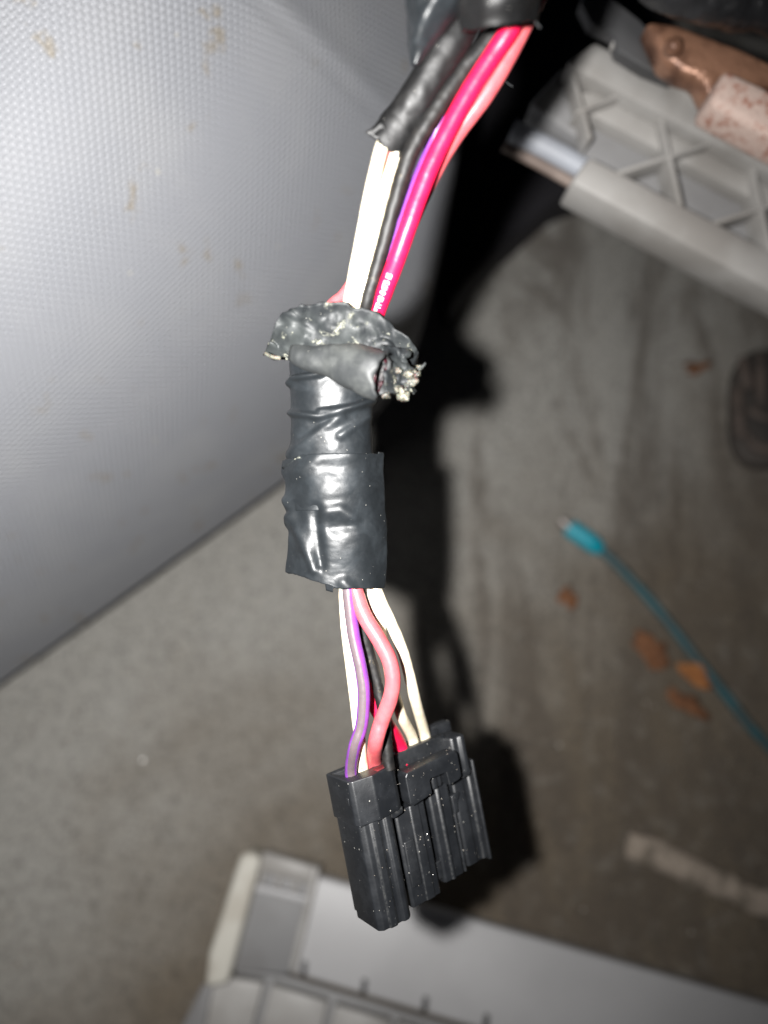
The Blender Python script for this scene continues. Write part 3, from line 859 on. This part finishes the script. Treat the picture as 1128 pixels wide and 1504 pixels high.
conn = kbox('connector', .9, 28.0, 2.6, 25.2, -8.6, -5.6, H, .3)
tag(conn, 'black plastic multi-pin plug connector speckled with dust')
# left column of the body: flat side, stepped and rounded face
kprism('body_column', [(.55, -7.2), (.55, -.4), (1.3, .40), (2.3, .45), (2.6, .85), (3.8, .95), (4.1, .55), (4.9, .55), (5.3, 1.0), (6.2, .95), (6.95, .25), (7.0, -7.2)], 6.6, 25.9, conn, .28, 4)
# second column with shallow ribs
kprism('body_column', [(8.55, -7), (8.55, -1.7), (8.95, -1.35), (11.6, -1.35), (11.8, -1.15), (13.4, -1.1), (13.6, -1.35), (14.7, -1.35), (15.1, -1.8), (15.1, -7)], 8.9, 25.9, conn, .26, 3)
kprism('scraped_insert', [(9.0, -1.8), (9.2, -1.12), (11.2, -1.02), (11.4, -1.8)], 14.4, 22.5, conn, .2)
# third column
kprism('body_column', [(16.8, -7), (16.8, -2.8), (17.2, -2.4), (18.4, -2.35), (18.6, -2.05), (19.1, -2.05), (19.3, -2.5), (21.2, -2.5), (21.6, -2.9), (21.6, -7)], 8.3, 25.4, conn, .24, 3)
kbox('lock_step', 15.2, 16.9, 21.2, 24.4, -6, -2.6, conn, .2)
kprism('thin_rail', [(21.9, -7), (21.9, -3.0), (22.3, -2.85), (22.5, -7)], 12.0, 25.6, conn, .08)
# right column and its outer lip
kprism('body_column', [(22.9, -7), (22.9, -3.4), (23.3, -3.05), (25.2, -3.0), (25.6, -3.3), (26.6, -3.25), (26.9, -2.9), (27.8, -2.85), (28.0, -7)], 8.2, 25.2, conn, .24, 3)
kprism('outer_lip', [(27.75, -7.2), (27.75, -2.55), (28.15, -2.4), (28.5, -2.7), (28.5, -7.2)], 6.4, 25.6, conn, .15)
kfront('side_hook', [(21.8, 11.2), (22.6, 11.0), (23.6, 10.9), (23.9, 11.3), (23.1, 12.6), (22.9, 14.5), (21.9, 14.6)], -2.6, -4.5, conn, .2)
# cover that holds the wire ends: left block, back wall and right post
cv = kprism('terminal_cover', [(-.05, -7.6), (-.05, -.1), (.5, .65), (3.5, 1.25), (4.0, 1.5), (8.3, .85), (9.2, .2), (9.45, -1.2), (9.2, -3.2), (8.8, -3.4), (8.4, -2.6), (5.4, -2.0), (4.0, -2.2), (1.2, -2.2), (.8, -5.2), (.6, -7.4)], 0, 7.7, conn, .42, 4)
kprism('cover_fill', [(.6, -7.4), (.6, -1.8), (8.6, -2.0), (12.4, -4.4), (12.4, -8.2)], 1.3, 7.2, conn, .2)
kfront('cover_skirt', [(.3, 7.5), (9.3, 7.5), (9.1, 8.6), (7.4, 8.9), (4.6, 8.1), (.4, 7.9)], .55, -2.5, conn, .25)
kprism('side_boss', [(-.12, -1.75), (.3, -1.75), (.3, -.85), (-.12, -.85)], 3.0, 4.3, conn, .12)
kbox('back_wall', 10.0, 23.8, .2, 8.0, -5.2, -3.9, conn, .2)
kbox('cover_back', .8, 26.6, .5, 5.0, -9.0, -7.6, conn, .25)
kprism('cover_post', [(23.6, -6.8), (23.6, -2.6), (24.1, -2.1), (25.2, -2.2), (25.6, -1.65), (26.4, -1.6), (26.9, -2.2), (27.0, -6.8)], .9, 7.8, conn, .28)
kfront('post_foot', [(24.2, 7.4), (26.9, 7.4), (26.4, 8.6), (24.6, 8.7)], -1.7, -4.5, conn, .3)
kbox('rear_rail', 22.8, 28.2, -.6, 3.4, -9.6, -7.4, conn, .3)
kbox('rear_rail', 21.6, 24.6, -.2, 3.0, -7.6, -6.9, conn, .2)
# latch bridge with a notch, and the tongue inside the notch
kfront('latch', [(11.0, 3.1), (11.5, 2.5), (22.2, 2.1), (22.9, 2.8), (22.9, 7.0), (22.3, 7.5), (19.9, 7.8), (19.7, 5.3), (16.2, 5.2), (15.9, 5.5), (15.9, 7.8), (11.6, 8.4), (11.0, 7.8)], .4, -2.3, conn, .95, 5)
kbox('latch_root', 12.0, 21.8, 2.9, 5.0, -4.2, -2.0, conn, .2)
kprism('latch_tongue', [(17.1, -4), (17.1, -1.5), (17.5, -1.1), (18.2, -1.05), (18.6, -1.5), (19.5, -1.4), (19.6, -4)], 4.8, 8.0, conn, .25)
SEALRED = m_plain('dull_red_rubber', (.16, .018, .022), (.10, .014, .016), .5, .4, .4)
kprism('wire_seal', [(5.4, -.55), (8.5, -1.0), (8.9, -.2), (8.2, .35), (5.6, .75)], -.22, .6, conn, .12, 2, SEALRED)['label'] = 'small dull red seal at the cover edge'
# dust grains clinging to the connector face
sp_ = []
for _ in range(95):
    x = random.uniform(.4, 28); y = random.uniform(.5, 25)
    z = .95 if x < 7 else (-1.1 if x < 15.4 else (-2.2 if x < 21.8 else -2.95))
    if y < 8 and 11 < x < 23: z = .4
    if y < 7.5 and x < 9.5: z = lerp(.9, 1.3, min(1, x / 4)) if x < 4.2 else lerp(1.36, .6, (x - 4.2) / 5)
    sp_.append((K(x, y, z), random.choice((.03, .035, .04, .05, .05, .07, .1)), 0))
tag(grains('dust', sp_, GRIT, conn), None, None, kind='stuff')
